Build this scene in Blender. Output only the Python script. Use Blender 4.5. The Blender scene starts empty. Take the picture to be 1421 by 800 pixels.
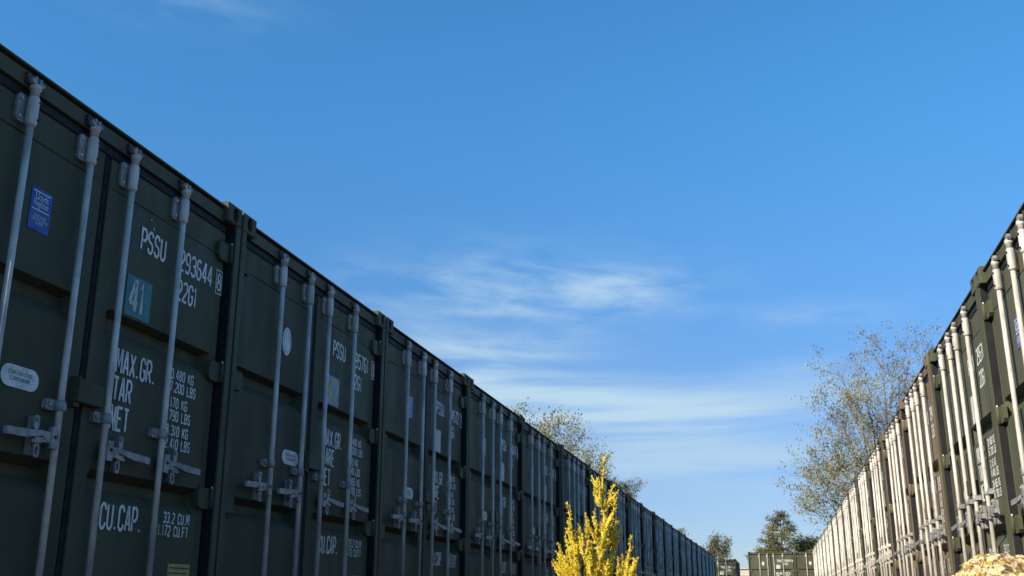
import bpy, bmesh, math, random
from mathutils import Vector, Matrix, Quaternion
R = math.radians
random.seed(7)
sc = bpy.context.scene
C = sc.collection

# ------------------------------------------------------------------ camera
F_PX, VX, VY = 1448.0, 1082.0, 838.0            # focal length and vanishing point of the rows (1421 px wide photo)
CAM_Z = 0.355
d = Vector((VX - 710.5, -(VY - 400), F_PX)).normalized()
th = math.atan2(VY - 400, F_PX)
u = Vector((0, math.cos(th), math.sin(th)))
r = u.cross(d).normalized()
right = Vector((r.x, d.x, u.x)); up = Vector((r.y, d.y, u.y)); fwd = Vector((r.z, d.z, u.z))
cd = bpy.data.cameras.new('camera'); cam = bpy.data.objects.new('camera', cd); C.objects.link(cam)
m = Matrix((right, up, -fwd)).transposed().to_4x4(); m.translation = (0, 0, CAM_Z)
cam.matrix_world = m
cd.sensor_width = 36; cd.lens = 36 * F_PX / 1421
cd.clip_start = 0.05; cd.clip_end = 3000
cd.dof.use_dof = True; cd.dof.focus_distance = 4.0; cd.dof.aperture_fstop = 36.68 / 3.4   # ~3.4 mm entrance pupil
sc.camera = cam

# ------------------------------------------------------------------ sky and sun
SUN_EL, SUN_AZ = 30.0, 40.0                     # azimuth: degrees from behind the camera towards the left
S = Vector((-math.sin(R(SUN_AZ)) * math.cos(R(SUN_EL)), -math.cos(R(SUN_AZ)) * math.cos(R(SUN_EL)), math.sin(R(SUN_EL))))
sl = bpy.data.lights.new('sun', 'SUN'); sl.energy = 5.0; sl.angle = R(0.5); sl.color = (1.0, 0.87, 0.68)
so = bpy.data.objects.new('sun', sl); C.objects.link(so)
so.rotation_euler = S.to_track_quat('Z', 'Y').to_euler(); so.location = (-20, -20, 30)
sc.view_settings.view_transform = 'Standard'; sc.view_settings.look = 'None'
sc.view_settings.exposure = 0.55; sc.view_settings.gamma = 1.0; sc.view_settings.use_curve_mapping = False
sc.render.engine = 'CYCLES'

w = bpy.data.worlds.new('World'); sc.world = w; w.use_nodes = True
nt = w.node_tree; N = nt.nodes; Lk = nt.links
N.clear()
class G:
    """tiny helper for node maths"""
    def __init__(s, tree): s.t = tree
    def n(s, ty, **kw):
        o = s.t.nodes.new(ty)
        for k, v in kw.items(): setattr(o, k, v)
        return o
    def put(s, sock, v):
        if hasattr(v, 'is_output'): s.t.links.new(v, sock)
        elif v is not None: sock.default_value = v
    def math(s, op, a, b=None, c=None, clamp=False):
        o = s.n('ShaderNodeMath', operation=op, use_clamp=clamp)
        s.put(o.inputs[0], a)
        if b is not None: s.put(o.inputs[1], b)
        if c is not None: s.put(o.inputs[2], c)
        return o.outputs[0]
    def mix(s, f, a, b, bt='MIX'):
        o = s.n('ShaderNodeMix', data_type='RGBA', blend_type=bt)
        s.put(o.inputs[0], f); s.put(o.inputs[6], a); s.put(o.inputs[7], b)
        return o.outputs[2]
    def noise(s, vec, scale, detail=4, rough=.55, dist=0.):
        o = s.n('ShaderNodeTexNoise'); s.put(o.inputs['Vector'], vec)
        o.inputs['Scale'].default_value = scale; o.inputs['Detail'].default_value = detail
        o.inputs['Roughness'].default_value = rough; o.inputs['Distortion'].default_value = dist
        return o.outputs[0]
    def ramp(s, v, a, b, c0=0., c1=1.):
        o = s.n('ShaderNodeMapRange', interpolation_type='SMOOTHSTEP'); s.put(o.inputs[0], v)
        for i, x in enumerate((a, b, c0, c1)): o.inputs[i + 1].default_value = x
        return o.outputs[0]
g = G(nt)
sky = g.n('ShaderNodeTexSky', sky_type='NISHITA', sun_disc=False)
sky.sun_elevation = R(SUN_EL); sky.sun_rotation = R(180 + SUN_AZ)
sky.air_density = 1.0; sky.dust_density = 0.3; sky.ozone_density = 2.0
tc = g.n('ShaderNodeTexCoord')
sx = g.n('ShaderNodeSeparateXYZ'); Lk.new(tc.outputs['Generated'], sx.inputs[0])
az = g.math('MULTIPLY', g.math('ARCTAN2', sx.outputs[0], sx.outputs[1]), 180 / math.pi)
el = g.math('MULTIPLY', g.math('ARCSINE', sx.outputs[2]), 180 / math.pi)
cv = g.n('ShaderNodeCombineXYZ')
g.put(cv.inputs[0], g.math('MULTIPLY', az, 0.17))
g.put(cv.inputs[1], g.math('ADD', g.math('MULTIPLY', el, 0.62), g.math('MULTIPLY', az, 0.06)))
wisps = g.noise(cv.outputs[0], 1.0, 9, .60, .3)
cv2 = g.n('ShaderNodeCombineXYZ')
g.put(cv2.inputs[0], g.math('MULTIPLY', az, 0.05)); g.put(cv2.inputs[1], g.math('MULTIPLY', el, 0.6)); cv2.inputs[2].default_value = 3.7
bands = g.noise(cv2.outputs[0], 1.0, 6, .5, .3)
def blob(a0, e0, sa, se, k):
    q = g.math('ADD', g.math('POWER', g.math('DIVIDE', g.math('SUBTRACT', az, a0), sa), 2.0),
               g.math('POWER', g.math('DIVIDE', g.math('SUBTRACT', el, e0), se), 2.0))
    return g.math('MULTIPLY', g.math('EXPONENT', g.math('MULTIPLY', q, -1.0)), k)
hi = None
for b in ((-33, 30.5, 5, 1.2, .3), (-14, 16.6, 8.5, 2.1, .95), (-7, 16.7, 3.6, 1.2, .55), (3.5, 14.7, 4.0, .7, .5), (2.0, 11.7, 3.5, .7, .55), (-17, 13, 6, 1.4, .55)):
    x = blob(*b); hi = x if hi is None else g.math('ADD', hi, x)
lo = None
for b in ((-8, 9.8, 13, 1.5, 1.5), (-3, 7.2, 12, 1.0, .8), (-17, 12.2, 7, 2.0, 1.4), (-16, 10, 9, 2.2, .6), (0, 5, 30, 2.5, .3)):
    x = blob(*b); lo = x if lo is None else g.math('ADD', lo, x)
c1 = g.math('MULTIPLY', g.math('MULTIPLY', g.ramp(wisps, .32, .74), hi), .95)
c2 = g.math('MULTIPLY', g.ramp(bands, .28, .66), lo)
cl = g.math('MULTIPLY', g.math('ADD', c1, c2), 0.85, clamp=True)
tint = g.mix(1.0, sky.outputs[0], g.mix(g.ramp(el, 36, 75), g.mix(g.ramp(el, 3, 31), (.42, .50, .70, 1), (.38, .94, 1.24, 1)), (.22, .50, .62, 1)), 'MULTIPLY')
skyc = g.mix(cl, tint, (2.9, 4.05, 5.0, 1))
bg = g.n('ShaderNodeBackground'); Lk.new(skyc, bg.inputs[0]); bg.inputs[1].default_value = 0.1176
wo = g.n('ShaderNodeOutputWorld'); Lk.new(bg.outputs[0], wo.inputs[0])

# ------------------------------------------------------------------ materials
def mat(name, base, rough=.5, metal=0., var=.25, scale=3., bump=0., bscale=20., dirt=None, dirt_amt=.3, spec=.5, stretch=(1, 1, 1), trans=0., wear=False):
    mt = bpy.data.materials.new(name); mt.use_nodes = True
    t = mt.node_tree; q = G(t); p = t.nodes['Principled BSDF']
    tcx = q.n('ShaderNodeTexCoord'); oi = q.n('ShaderNodeObjectInfo')
    off = q.n('ShaderNodeVectorMath', operation='SCALE'); off.inputs[0].default_value = (17, 31, 53); t.links.new(oi.outputs['Random'], off.inputs['Scale'])
    mp = q.n('ShaderNodeVectorMath', operation='MULTIPLY'); t.links.new(tcx.outputs['Object'], mp.inputs[0]); mp.inputs[1].default_value = stretch
    ad = q.n('ShaderNodeVectorMath', operation='ADD'); t.links.new(mp.outputs[0], ad.inputs[0]); t.links.new(off.outputs[0], ad.inputs[1])
    v = ad.outputs[0]
    n1 = q.noise(v, scale, 5, .6)
    dk = tuple(c * (1 - var) for c in base) + (1,); lt = tuple(min(1, c * (1 + var)) for c in base) + (1,)
    col = q.mix(q.ramp(n1, .3, .7), dk, lt)
    if dirt:
        n2 = q.noise(v, scale * 2.3, 7, .7, .5)
        col = q.mix(q.math('MULTIPLY', q.ramp(n2, .52, .78), dirt_amt), col, tuple(dirt) + (1,))
    if wear:
        br = q.math('MULTIPLY_ADD', oi.outputs['Random'], .24, .88)
        hv = q.n('ShaderNodeHueSaturation'); t.links.new(br, hv.inputs['Value']); t.links.new(col, hv.inputs['Color']); col = hv.outputs[0]
        sv = q.n('ShaderNodeVectorMath', operation='MULTIPLY'); t.links.new(v, sv.inputs[0]); sv.inputs[1].default_value = (9, 9, .45)
        col = q.mix(q.math('MULTIPLY', q.ramp(q.noise(sv.outputs[0], 1.6, 4, .6), .56, .80), .22), col, (.17, .165, .14, 1))
        n3 = q.noise(v, 9.0, 6, .75); col = q.mix(q.ramp(n3, .70, .76), col, (.13, .058, .028, 1))
        n4 = q.noise(v, 31.0, 3, .6); col = q.mix(q.math('MULTIPLY', q.ramp(n4, .74, .78), .6), col, (.30, .30, .26, 1))
    t.links.new(col, p.inputs['Base Color'])
    t.links.new(q.ramp(q.noise(v, scale * 3, 4), .25, .75, max(0, rough - .1), min(1, rough + .12)), p.inputs['Roughness'])
    p.inputs['Metallic'].default_value = metal
    p.inputs['Specular IOR Level'].default_value = spec
    if trans:
        p.inputs['Transmission Weight'].default_value = 0
        tr = q.n('ShaderNodeBsdfTranslucent'); t.links.new(col, tr.inputs[0])
        mx = q.n('ShaderNodeMixShader'); mx.inputs[0].default_value = trans
        t.links.new(p.outputs[0], mx.inputs[1]); t.links.new(tr.outputs[0], mx.inputs[2])
        t.links.new(mx.outputs[0], t.nodes['Material Output'].inputs[0])
    if bump:
        b = q.n('ShaderNodeBump'); b.inputs['Strength'].default_value = bump; b.inputs['Distance'].default_value = .01
        t.links.new(q.noise(v, bscale, 4), b.inputs['Height']); t.links.new(b.outputs[0], p.inputs['Normal'])
    return mt
GREEN = (.080, .083, .050)
M = {}
M['green'] = mat('dark_green_paint', GREEN, .62, 0, .12, 2.2, .10, 5, (.115, .115, .08), .30, .15, (1, 1, .45), wear=True)
M['brown'] = mat('red_brown_paint', (.148, .113, .075), .62, 0, .15, 2.2, .12, 5, (.22, .16, .11), .35, .18, (1, 1, .45), wear=True)
M['zinc'] = mat('galvanised_steel', (.56, .53, .475), .55, .15, .26, 11, .2, 60, (.27, .24, .20), .75, .25, (1, 1, .4))
M['worn'] = mat('dull_galvanised_steel', (.30, .30, .29), .55, .3, .3, 18, .15, 70, (.16, .12, .08), .5)
M['dark'] = mat('greasy_dark_steel', (.045, .042, .038), .6, .2, .4, 12)
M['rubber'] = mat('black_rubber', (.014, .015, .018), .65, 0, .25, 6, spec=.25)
M['white'] = mat('white_stencil_paint', (.74, .74, .70), .6, 0, .14, 14, 0, 1, (.17, .18, .15), .8)
M['blue'] = mat('blue_vinyl', (.012, .045, .30), .35, 0, .1, 5)
M['teal'] = mat('teal_vinyl', (.004, .135, .125), .4, 0, .1, 6)
M['paleblue'] = mat('faded_blue_vinyl', (.16, .27, .40), .4, 0, .2, 9)
M['cream'] = mat('cream_vinyl', (.52, .50, .43), .5, 0, .15, 9)
M['yellowish'] = mat('yellow_plate_metal', (.36, .33, .13), .45, .2, .25, 25)
M['yellowink'] = mat('yellow_ink', (.55, .40, .08), .5, 0, .1, 9)
M['black'] = mat('black_ink', (.03, .04, .05), .5, 0, .1, 9)
M['ground'] = mat('compacted_gravel', (.05, .046, .040), .9, 0, .35, .9, .6, 40, (.10, .10, .09), .5)
M['soil'] = mat('soil', (.06, .045, .03), .95, 0, .4, 6, .6, 40)
M['bark'] = mat('grey_brown_bark', (.20, .165, .125), .85, 0, .35, 3, .4, 20)
M['leaf_olive'] = mat('olive_autumn_leaves', (.31, .28, .105), .6, 0, .55, .55, trans=.3)
M['leaf_green'] = mat('dull_green_leaves', (.16, .155, .055), .6, 0, .5, .7, trans=.25)
M['leaf_pine'] = mat('pine_needles', (.17, .16, .04), .6, 0, .5, 1.3, trans=.15)
M['gold'] = mat('golden_cypress_foliage', (.93, .65, .03), .6, 0, .38, 42, trans=.25)
M['petal'] = mat('cream_yellow_leaves', (.88, .70, .42), .6, 0, .12, 45, 0, 1, (.80, .58, .12), .6, trans=.35)
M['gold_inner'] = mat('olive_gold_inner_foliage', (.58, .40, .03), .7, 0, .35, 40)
M['leaf_lime'] = mat('yellow_green_leaves', (.45, .40, .05), .6, 0, .3, 40, trans=.3)
M['cabin'] = mat('cream_cabin_paint', (.55, .52, .44), .6, 0, .1, 2)

# ------------------------------------------------------------------ mesh builder
class MB:
    def __init__(s): s.v = []; s.f = []; s.mi = []; s.sm = []
    def add(s, vs, fs, mi=0, smooth=False):
        o = len(s.v); s.v += [tuple(x) for x in vs]
        for f in fs: s.f.append(tuple(i + o for i in f)); s.mi.append(mi); s.sm.append(smooth)
        return s
    def box(s, x0, x1, y0, y1, z0, z1, mi=0, ch=0.):
        if ch:
            c = ch; X = [x0, x0 + c, x1 - c, x1]; Z = [z0, z0 + c, z1 - c, z1]
            fr = [(X[0] + c*.0, y0 + c, Z[0]), (X[3], y0 + c, Z[0]), (X[3], y0 + c, Z[3]), (X[0], y0 + c, Z[3])]
            inn = [(X[1], y0, Z[1]), (X[2], y0, Z[1]), (X[2], y0, Z[2]), (X[1], y0, Z[2])]
            bk = [(X[0], y1, Z[0]), (X[3], y1, Z[0]), (X[3], y1, Z[3]), (X[0], y1, Z[3])]
            fs = [(4, 5, 6, 7), (11, 10, 9, 8)]
            for i in range(4):
                j = (i + 1) % 4
                fs.append((i, j, 4 + j, 4 + i)); fs.append((8 + i, 8 + j, j, i))
            return s.add(fr + inn + bk, fs, mi)
        vs = [(x0, y0, z0), (x1, y0, z0), (x1, y1, z0), (x0, y1, z0), (x0, y0, z1), (x1, y0, z1), (x1, y1, z1), (x0, y1, z1)]
        return s.add(vs, [(0, 3, 2, 1), (4, 5, 6, 7), (0, 1, 5, 4), (1, 2, 6, 5), (2, 3, 7, 6), (3, 0, 4, 7)], mi)
    def prism(s, poly, y0, y1, mi=0):
        """poly in (x, z), counter-clockwise seen from the front (-y)"""
        n = len(poly)
        vs = [(x, y0, z) for x, z in poly] + [(x, y1, z) for x, z in poly]
        fs = [tuple(range(n)), tuple(range(2 * n - 1, n - 1, -1))]
        for i in range(n):
            j = (i + 1) % n; fs.append((i, n + i, n + j, j))
        return s.add(vs, fs, mi)
    def tube(s, pts, rads, n=8, mi=0, cap=True):
        pts = [Vector(p) for p in pts]; rings = []
        o = len(s.v); prev = None
        for i, p in enumerate(pts):
            t = (pts[min(i + 1, len(pts) - 1)] - pts[max(i - 1, 0)])
            t = t.normalized() if t.length > 1e-9 else Vector((0, 0, 1))
            a = prev if prev is not None else (Vector((0, 1, 0)) if abs(t.y) < .9 else Vector((1, 0, 0)))
            a = (a - t * a.dot(t)); a = a.normalized() if a.length > 1e-6 else t.orthogonal().normalized()
            prev = a; b = t.cross(a)
            for k in range(n):
                an = 2 * math.pi * k / n
                s.v.append(tuple(p + (a * math.cos(an) + b * math.sin(an)) * rads[i]))
        for i in range(len(pts) - 1):
            for k in range(n):
                q = (k + 1) % n
                s.f.append((o + i * n + k, o + i * n + q, o + (i + 1) * n + q, o + (i + 1) * n + k)); s.mi.append(mi); s.sm.append(True)
        if cap:
            s.f.append(tuple(o + k for k in range(n - 1, -1, -1))); s.mi.append(mi); s.sm.append(False)
            e = o + (len(pts) - 1) * n
            s.f.append(tuple(e + k for k in range(n))); s.mi.append(mi); s.sm.append(False)
        return s
    def mesh(s, name, mats):
        me = bpy.data.meshes.new(name); me.from_pydata(s.v, [], s.f)
        for x in (mats if isinstance(mats, (list, tuple)) else [mats]): me.materials.append(x)
        me.polygons.foreach_set('material_index', s.mi); me.polygons.foreach_set('use_smooth', s.sm)
        me.update(); return me
def link(name, me, parent=None):
    o = bpy.data.objects.new(name, me); C.objects.link(o)
    if parent: o.parent = parent
    return o
def tag(o, label, cat, group=None):
    o['label'] = label; o['category'] = cat
    if group: o['group'] = group
    return o
def empty(name, loc=(0, 0, 0), rz=0.):
    o = bpy.data.objects.new(name, None); C.objects.link(o); o.location = loc; o.rotation_euler = (0, 0, rz); o.empty_display_size = .2
    return o

# ------------------------------------------------------------------ stencil lettering (strokes, cap height 1)
A_, B_ = .28, .15
O_ = [(A_, 0), (1 - A_, 0), (1, B_), (1, 1 - B_), (1 - A_, 1), (A_, 1), (0, 1 - B_), (0, B_), (A_, 0)]
GL = {
 '0': [O_], 'O': [O_], '1': [[(.18, .82), (.55, 1), (.55, 0)]],
 '2': [[(0, 1 - B_), (A_, 1), (1 - A_, 1), (1, 1 - B_), (1, .62), (0, .1), (0, 0), (1, 0)]],
 '3': [[(0, 1 - B_), (A_, 1), (1 - A_, 1), (1, 1 - B_), (1, .64), (.7, .52), (.35, .52)], [(.7, .52), (1, .42), (1, B_), (1 - A_, 0), (A_, 0), (0, B_)]],
 '4': [[(.78, 0), (.78, 1), (.62, 1), (0, .26)], [(-.02, .26), (1.05, .26)]],
 '5': [[(.95, 1), (.05, 1), (.05, .56), (.3, .62), (1 - A_, .62), (1, .48), (1, B_), (1 - A_, 0), (A_, 0), (0, B_)]],
 '6': [[(.95, 1 - B_ * .6), (1 - A_, 1), (A_, 1), (0, 1 - B_), (0, B_), (A_, 0), (1 - A_, 0), (1, B_), (1, .42), (1 - A_, .56), (A_, .56), (0, .42)]],
 '7': [[(0, 1), (1, 1), (.4, 0)]],
 '8': [[(.5, .53), (.1, .64), (.1, .88), (.32, 1), (.68, 1), (.9, .88), (.9, .64), (.5, .53)], [(.5, .53), (0, .40), (0, .13), (.3, 0), (.7, 0), (1, .13), (1, .40), (.5, .53)]],
 '9': [[(.05, B_ * .6), (A_, 0), (1 - A_, 0), (1, B_), (1, 1 - B_), (1 - A_, 1), (A_, 1), (0, 1 - B_), (0, .58), (A_, .44), (1 - A_, .44), (1, .58)]],
 'A': [[(0, 0), (.42, 1), (.58, 1), (1, 0)], [(.16, .3), (.84, .3)]],
 'B': [[(0, 0), (0, 1), (1 - A_, 1), (1, 1 - B_), (1, .66), (.75, .53), (1, .40), (1, B_), (1 - A_, 0), (0, 0)], [(0, .53), (.75, .53)]],
 'C': [[(1, .76), (1, 1 - B_), (1 - A_, 1), (A_, 1), (0, 1 - B_), (0, B_), (A_, 0), (1 - A_, 0), (1, B_), (1, .24)]],
 'E': [[(1, 1), (0, 1), (0, 0), (1, 0)], [(0, .52), (.8, .52)]], 'F': [[(1, 1), (0, 1), (0, 0)], [(0, .52), (.8, .52)]],
 'G': [[(1, .76), (1, 1 - B_), (1 - A_, 1), (A_, 1), (0, 1 - B_), (0, B_), (A_, 0), (1 - A_, 0), (1, B_), (1, .46), (.55, .46)]],
 'K': [[(0, 0), (0, 1)], [(1, 1), (.06, .42)], [(.32, .58), (1, 0)]], 'L': [[(0, 1), (0, 0), (1, 0)]],
 'M': [[(0, 0), (0, 1), (.14, 1), (.5, .3), (.86, 1), (1, 1), (1, 0)]], 'N': [[(0, 0), (0, 1), (.12, 1), (.88, 0), (1, 0), (1, 1)]],
 'P': [[(0, 0), (0, 1), (1 - A_, 1), (1, 1 - B_), (1, .60), (1 - A_, .45), (0, .45)]],
 'R': [[(0, 0), (0, 1), (1 - A_, 1), (1, 1 - B_), (1, .62), (1 - A_, .48), (0, .48)], [(.5, .48), (1, 0)]],
 'S': [[(1, 1 - B_ * 1.3), (1 - A_, 1), (A_, 1), (0, 1 - B_), (0, .66), (.2, .55), (.8, .46), (1, .36), (1, B_), (1 - A_, 0), (A_, 0), (0, B_ * 1.3)]],
 'T': [[(0, 1), (1, 1)], [(.5, 1), (.5, 0)]], 'U': [[(0, 1), (0, B_), (A_, 0), (1 - A_, 0), (1, B_), (1, 1)]],
 'X': [[(0, 0), (1, 1)], [(0, 1), (1, 0)]], '.': [[(.42, .0), (.42, .10)]], '-': [[(.1, .5), (.9, .5)]],
 'I': [[(.5, 0), (.5, 1)]], 'H': [[(0, 0), (0, 1)], [(1, 0), (1, 1)], [(0, .52), (1, .52)]],
}
def stroke(mb, pts, wd, y, mi=0):
    """polyline in (x, z) drawn wd wide with mitred joints"""
    closed = pts[0] == pts[-1] and len(pts) > 2
    P = [Vector(p) for p in (pts[:-1] if closed else pts)]; n = len(P); Ls, Rs = [], []
    for i in range(n):
        a = P[i - 1] if (closed or i > 0) else None; b = P[(i + 1) % n] if (closed or i < n - 1) else None
        d0 = (P[i] - a).normalized() if a is not None else (b - P[i]).normalized()
        d1 = (b - P[i]).normalized() if b is not None else d0
        n0 = Vector((-d0.y, d0.x)); n1 = Vector((-d1.y, d1.x)); mm = n0 + n1
        mm = mm.normalized() if mm.length > .1 else n0
        k = min(1.6, 1 / max(.35, mm.dot(n0)))
        Ls.append(P[i] + mm * wd / 2 * k); Rs.append(P[i] - mm * wd / 2 * k)
    vs = [(p.x, y, p.y) for p in Ls] + [(p.x, y, p.y) for p in Rs]
    fs = [(n + i, n + (i + 1) % n, (i + 1) % n, i) for i in range(n if closed else n - 1)]
    mb.add(vs, fs, mi)
def text(mb, s, x, z, h, cw=.40, gap=.26, sw=.13, y=0., mi=0):
    """text with baseline z, left x, cap height h; returns the right end"""
    for ch in s:
        if ch == ' ': x += (cw + gap) * h * .8; continue
        W = (.16 if ch in '.' else .5 * cw if ch == '1' else 1.25 * cw if ch == 'M' else cw) * h
        for k, pl in enumerate(GL[ch]): stroke(mb, [(x + a * W, z + b * h) for a, b in pl], sw * h, y - .0004 * k, mi)
        x += W + gap * h
    return x
FC = bpy.data.curves.new('font', 'FONT')
def font_poly(mb, s, cx, zb, h, wscale, y, mi, leading=1.):
    """built-in font as flat mesh, centred on cx, first baseline zb"""
    cu = bpy.data.curves.new('txt', 'FONT'); cu.body = s; cu.align_x = 'CENTER'; cu.size = h / .7; cu.space_line = leading; cu.resolution_u = 3
    ob = bpy.data.objects.new('txt', cu); C.objects.link(ob)
    dg = bpy.context.evaluated_depsgraph_get(); me = bpy.data.meshes.new_from_object(ob.evaluated_get(dg))
    mb.add([(cx + v.co.x * wscale, y, zb + v.co.y) for v in me.vertices], [tuple(p.vertices) for p in me.polygons], mi)
    bpy.data.objects.remove(ob); bpy.data.curves.remove(cu); bpy.data.meshes.remove(me)
bpy.data.curves.remove(FC)

# ------------------------------------------------------------------ the shipping container (local: x width, y depth from front, z up)
CW, CL, CH, CT = 2.438, 6.058, 2.604, 2.624
YD = .055                                        # door plane
RODS = (.595, 1.02, 1.355, 1.835)
def capsule(cx, cz, hw, hh, n=6):
    """closed CCW outline of an upright or lying stadium"""
    o = []
    if hh >= hw:
        for k in range(n + 1): a = math.pi * k / n; o.append((cx + hw * math.cos(a), cz + (hh - hw) + hw * math.sin(a)))
        for k in range(n + 1): a = math.pi + math.pi * k / n; o.append((cx + hw * math.cos(a), cz - (hh - hw) + hw * math.sin(a)))
    else:
        for k in range(n + 1): a = -math.pi / 2 + math.pi * k / n; o.append((cx + (hw - hh) + hh * math.cos(a), cz + hh * math.sin(a)))
        for k in range(n + 1): a = math.pi / 2 + math.pi * k / n; o.append((cx - (hw - hh) + hh * math.cos(a), cz + hh * math.sin(a)))
    return o
def casting(right, top):
    mb = MB(); x0, x1 = (CW - .162, CW) if right else (0, .162); z0, z1 = (CT - .118, CT) if top else (0, .118)
    cx = x1 - .075 if right else x0 + .075; cz = (z0 + z1) / 2; ch = .007
    hole = capsule(cx, cz, .031, .045)
    n = len(hole); outer = []
    for (x, z) in hole:
        dx, dz = x - cx, z - cz; kx = ((x1 - ch - cx) if dx > 0 else (cx - x0 - ch)) / max(1e-6, abs(dx)); kz = (.059 - ch) / max(1e-6, abs(dz)); k = min(kx, kz)
        outer.append((cx + dx * k, cz + dz * k))
    # put the four corners in exactly
    for X, Z in ((x0 + ch, z0 + ch), (x1 - ch, z0 + ch), (x1 - ch, z1 - ch), (x0 + ch, z1 - ch)):
        i = min(range(n), key=lambda q: (outer[q][0] - X) ** 2 + (outer[q][1] - Z) ** 2); outer[i] = (X, Z)
    vs = [(x, 0, z) for x, z in outer] + [(x, 0, z) for x, z in hole] + [(x, .05, z) for x, z in hole]
    fs = []
    for i in range(n):
        j = (i + 1) % n; fs += [(i, j, n + j, n + i), (n + i, n + j, 2 * n + j, 2 * n + i)]
    mb.add(vs, fs); mb.add([(x, .05, z) for x, z in hole], [tuple(range(n))], 1)
    a = [(x0 + ch, 0, z0 + ch), (x1 - ch, 0, z0 + ch), (x1 - ch, 0, z1 - ch), (x0 + ch, 0, z1 - ch)]
    b = [(x0, ch, z0), (x1, ch, z0), (x1, ch, z1), (x0, ch, z1)]; c = [(x0, .178, z0), (x1, .178, z0), (x1, .178, z1), (x0, .178, z1)]
    fs = [(11, 10, 9, 8)]
    for i in range(4):
        j = (i + 1) % 4; fs += [(4 + i, 4 + j, j, i), (8 + i, 8 + j, 4 + j, 4 + i)]
    return mb.add(a + b + c, fs)
def frame_mb():
    mb = MB()
    for sgn in (0, 1):
        X = (lambda x: CW - x) if sgn else (lambda x: x)
        bx = lambda a, b, *q: mb.box(min(X(a), X(b)), max(X(a), X(b)), *q)
        bx(.0, .050, .002, .20, .119, CT - .119)          # outer flange
        bx(.0505, .112, .185, .20, .119, CT - .119)       # inner web behind the hinges
    mb.box(.1621, CW - .1621, .036, .13, 2.502, 2.5725)     # header
    for a in (.1351, CW - .1621): mb.box(a, a + .0269, YD + .001, .13, 2.40, 2.47)
    mb.box(.1621, CW - .1621, .056, .13, 2.5726, 2.5875)
    mb.box(.1621, CW - .1621, .022, .20, 2.588, 2.597)       # rain lip
    mb.box(.163, CW - .163, YD - .01, .18, .005, .150)    # sill
    return mb
def body_mb():
    mb = MB()
    for side in (0, 1):
        n = 21; prof = []
        for i in range(n):
            y = .20 + i * .278
            prof += [(0, y), (0, y + .075), (.036, y + .14), (.036, y + .215)]
        prof = [(p, min(q, CL - .15)) for p, q in prof]
        x = (lambda p: p + .012) if side == 0 else (lambda p: CW - p - .012)
        vs = [(x(p), q, .16) for p, q in prof] + [(x(p), q, 2.50) for p, q in prof]; k = len(prof)
        mb.add(vs, [((i, i + 1, k + i + 1, k + i) if side else (i + 1, i, k + i, k + i + 1)) for i in range(k - 1)])
        X0, X1 = (0, .06) if side == 0 else (CW - .06, CW)
        mb.box(X0, X1, .201, CL, 2.5, 2.57); mb.box(X0, X1, .201, CL, .02, .16)
    mb.box(.061, CW - .061, .201, CL - .01, 2.53, 2.565)
    mb.box(.061, CW - .061, .201, CL - .01, .08, .16)
    mb.box(.002, CW - .002, CL - .148, CL - .012, .161, 2.499)
    return mb
G1, G2 = (1.712, 1.692, 1.640, 1.572), (.951, .917, .872, .810)
DOORS = ((.082, 1.172, .135, 1.075), (1.226, 2.355, 1.315, 2.285))
ZT = 2.447
def door_mb(k):
    x0, x1, xl, xr = DOORS[k]; mb = MB(); dp = .066
    xw = xr + .018 if k else xl - .03               # weld seam beside the panel
    zw = 2.302; vw, vd = .004, .006
    xs = sorted([x0, xl, xl + .022, xr - .022, xr, x1, xw - vw, xw, xw + vw] + [xl + (xr - xl) * q for q in (.25, .5, .75)])
    zs = sorted([.16, ZT, zw - vw, zw, zw + vw] + list(G1) + list(G2) + [.3, .5, .7, 1.1, 1.3, 1.5, 1.9, 2.1])
    rnd = random.Random(k)
    def dep(x, z):
        if xl + .02 < x < xr - .02 and (G1[2] - .001 <= z <= G1[1] + .001 or G2[2] - .001 <= z <= G2[1] + .001): return dp
        if abs(z - zw) < 1e-5 and min(xw, xl) <= x <= max(xw, xr): return vd
        if abs(x - xw) < 1e-5 and z <= zw: return vd
        if x0 < x < x1 and .16 < z < ZT and xl + .03 < x < xr - .03: return rnd.uniform(-.0022, .0022)
        return 0.
    nx, nz = len(xs), len(zs)
    vs = [(x, YD + dep(x, z), z) for z in zs for x in xs]
    fs = [(j * nx + i, j * nx + i + 1, (j + 1) * nx + i + 1, (j + 1) * nx + i) for j in range(nz - 1) for i in range(nx - 1)]
    mb.add(vs, fs)
    b = [(x0, YD, .16), (x1, YD, .16), (x1, YD, ZT), (x0, YD, ZT), (x0, .128, .16), (x1, .128, .16), (x1, .128, ZT), (x0, .128, ZT)]
    mb.add(b, [(0, 4, 5, 1), (1, 5, 6, 2), (2, 6, 7, 3), (3, 7, 4, 0), (7, 6, 5, 4)])
    return mb
def gasket_and_shade_mb():
    mb = MB()
    mb.box(.082, 2.355, YD + .006, .12, ZT + .002, 2.500); mb.box(.082, 2.355, YD - .004, YD + .0055, ZT + .003, 2.499, 0, .007)
    mb.box(1.1725, 1.2255, YD + .012, .12, .155, ZT); mb.box(1.182, 1.204, YD - .005, YD + .0115, .155, ZT, 0, .008)
    mb.box(.0505, .056, .012, .184, .13, 2.49); mb.box(2.382, 2.3875, .012, .184, .13, 2.49)  # black strips added on the inner flanges to paint in the recess shade
    return mb
def lockbox_mb():
    mb = MB()
    mb.box(1.125, 1.31, .008, YD - .001, 1.222, 1.322, 0, .004)
    mb.box(1.118, 1.1245, .002, YD - .001, 1.222, 1.335); mb.box(1.125, 1.16, .012, YD - .001, 1.3225, 1.332)
    mb.box(1.12, 1.155, .022, YD - .001, 1.20, 1.2215)
    return mb
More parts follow.
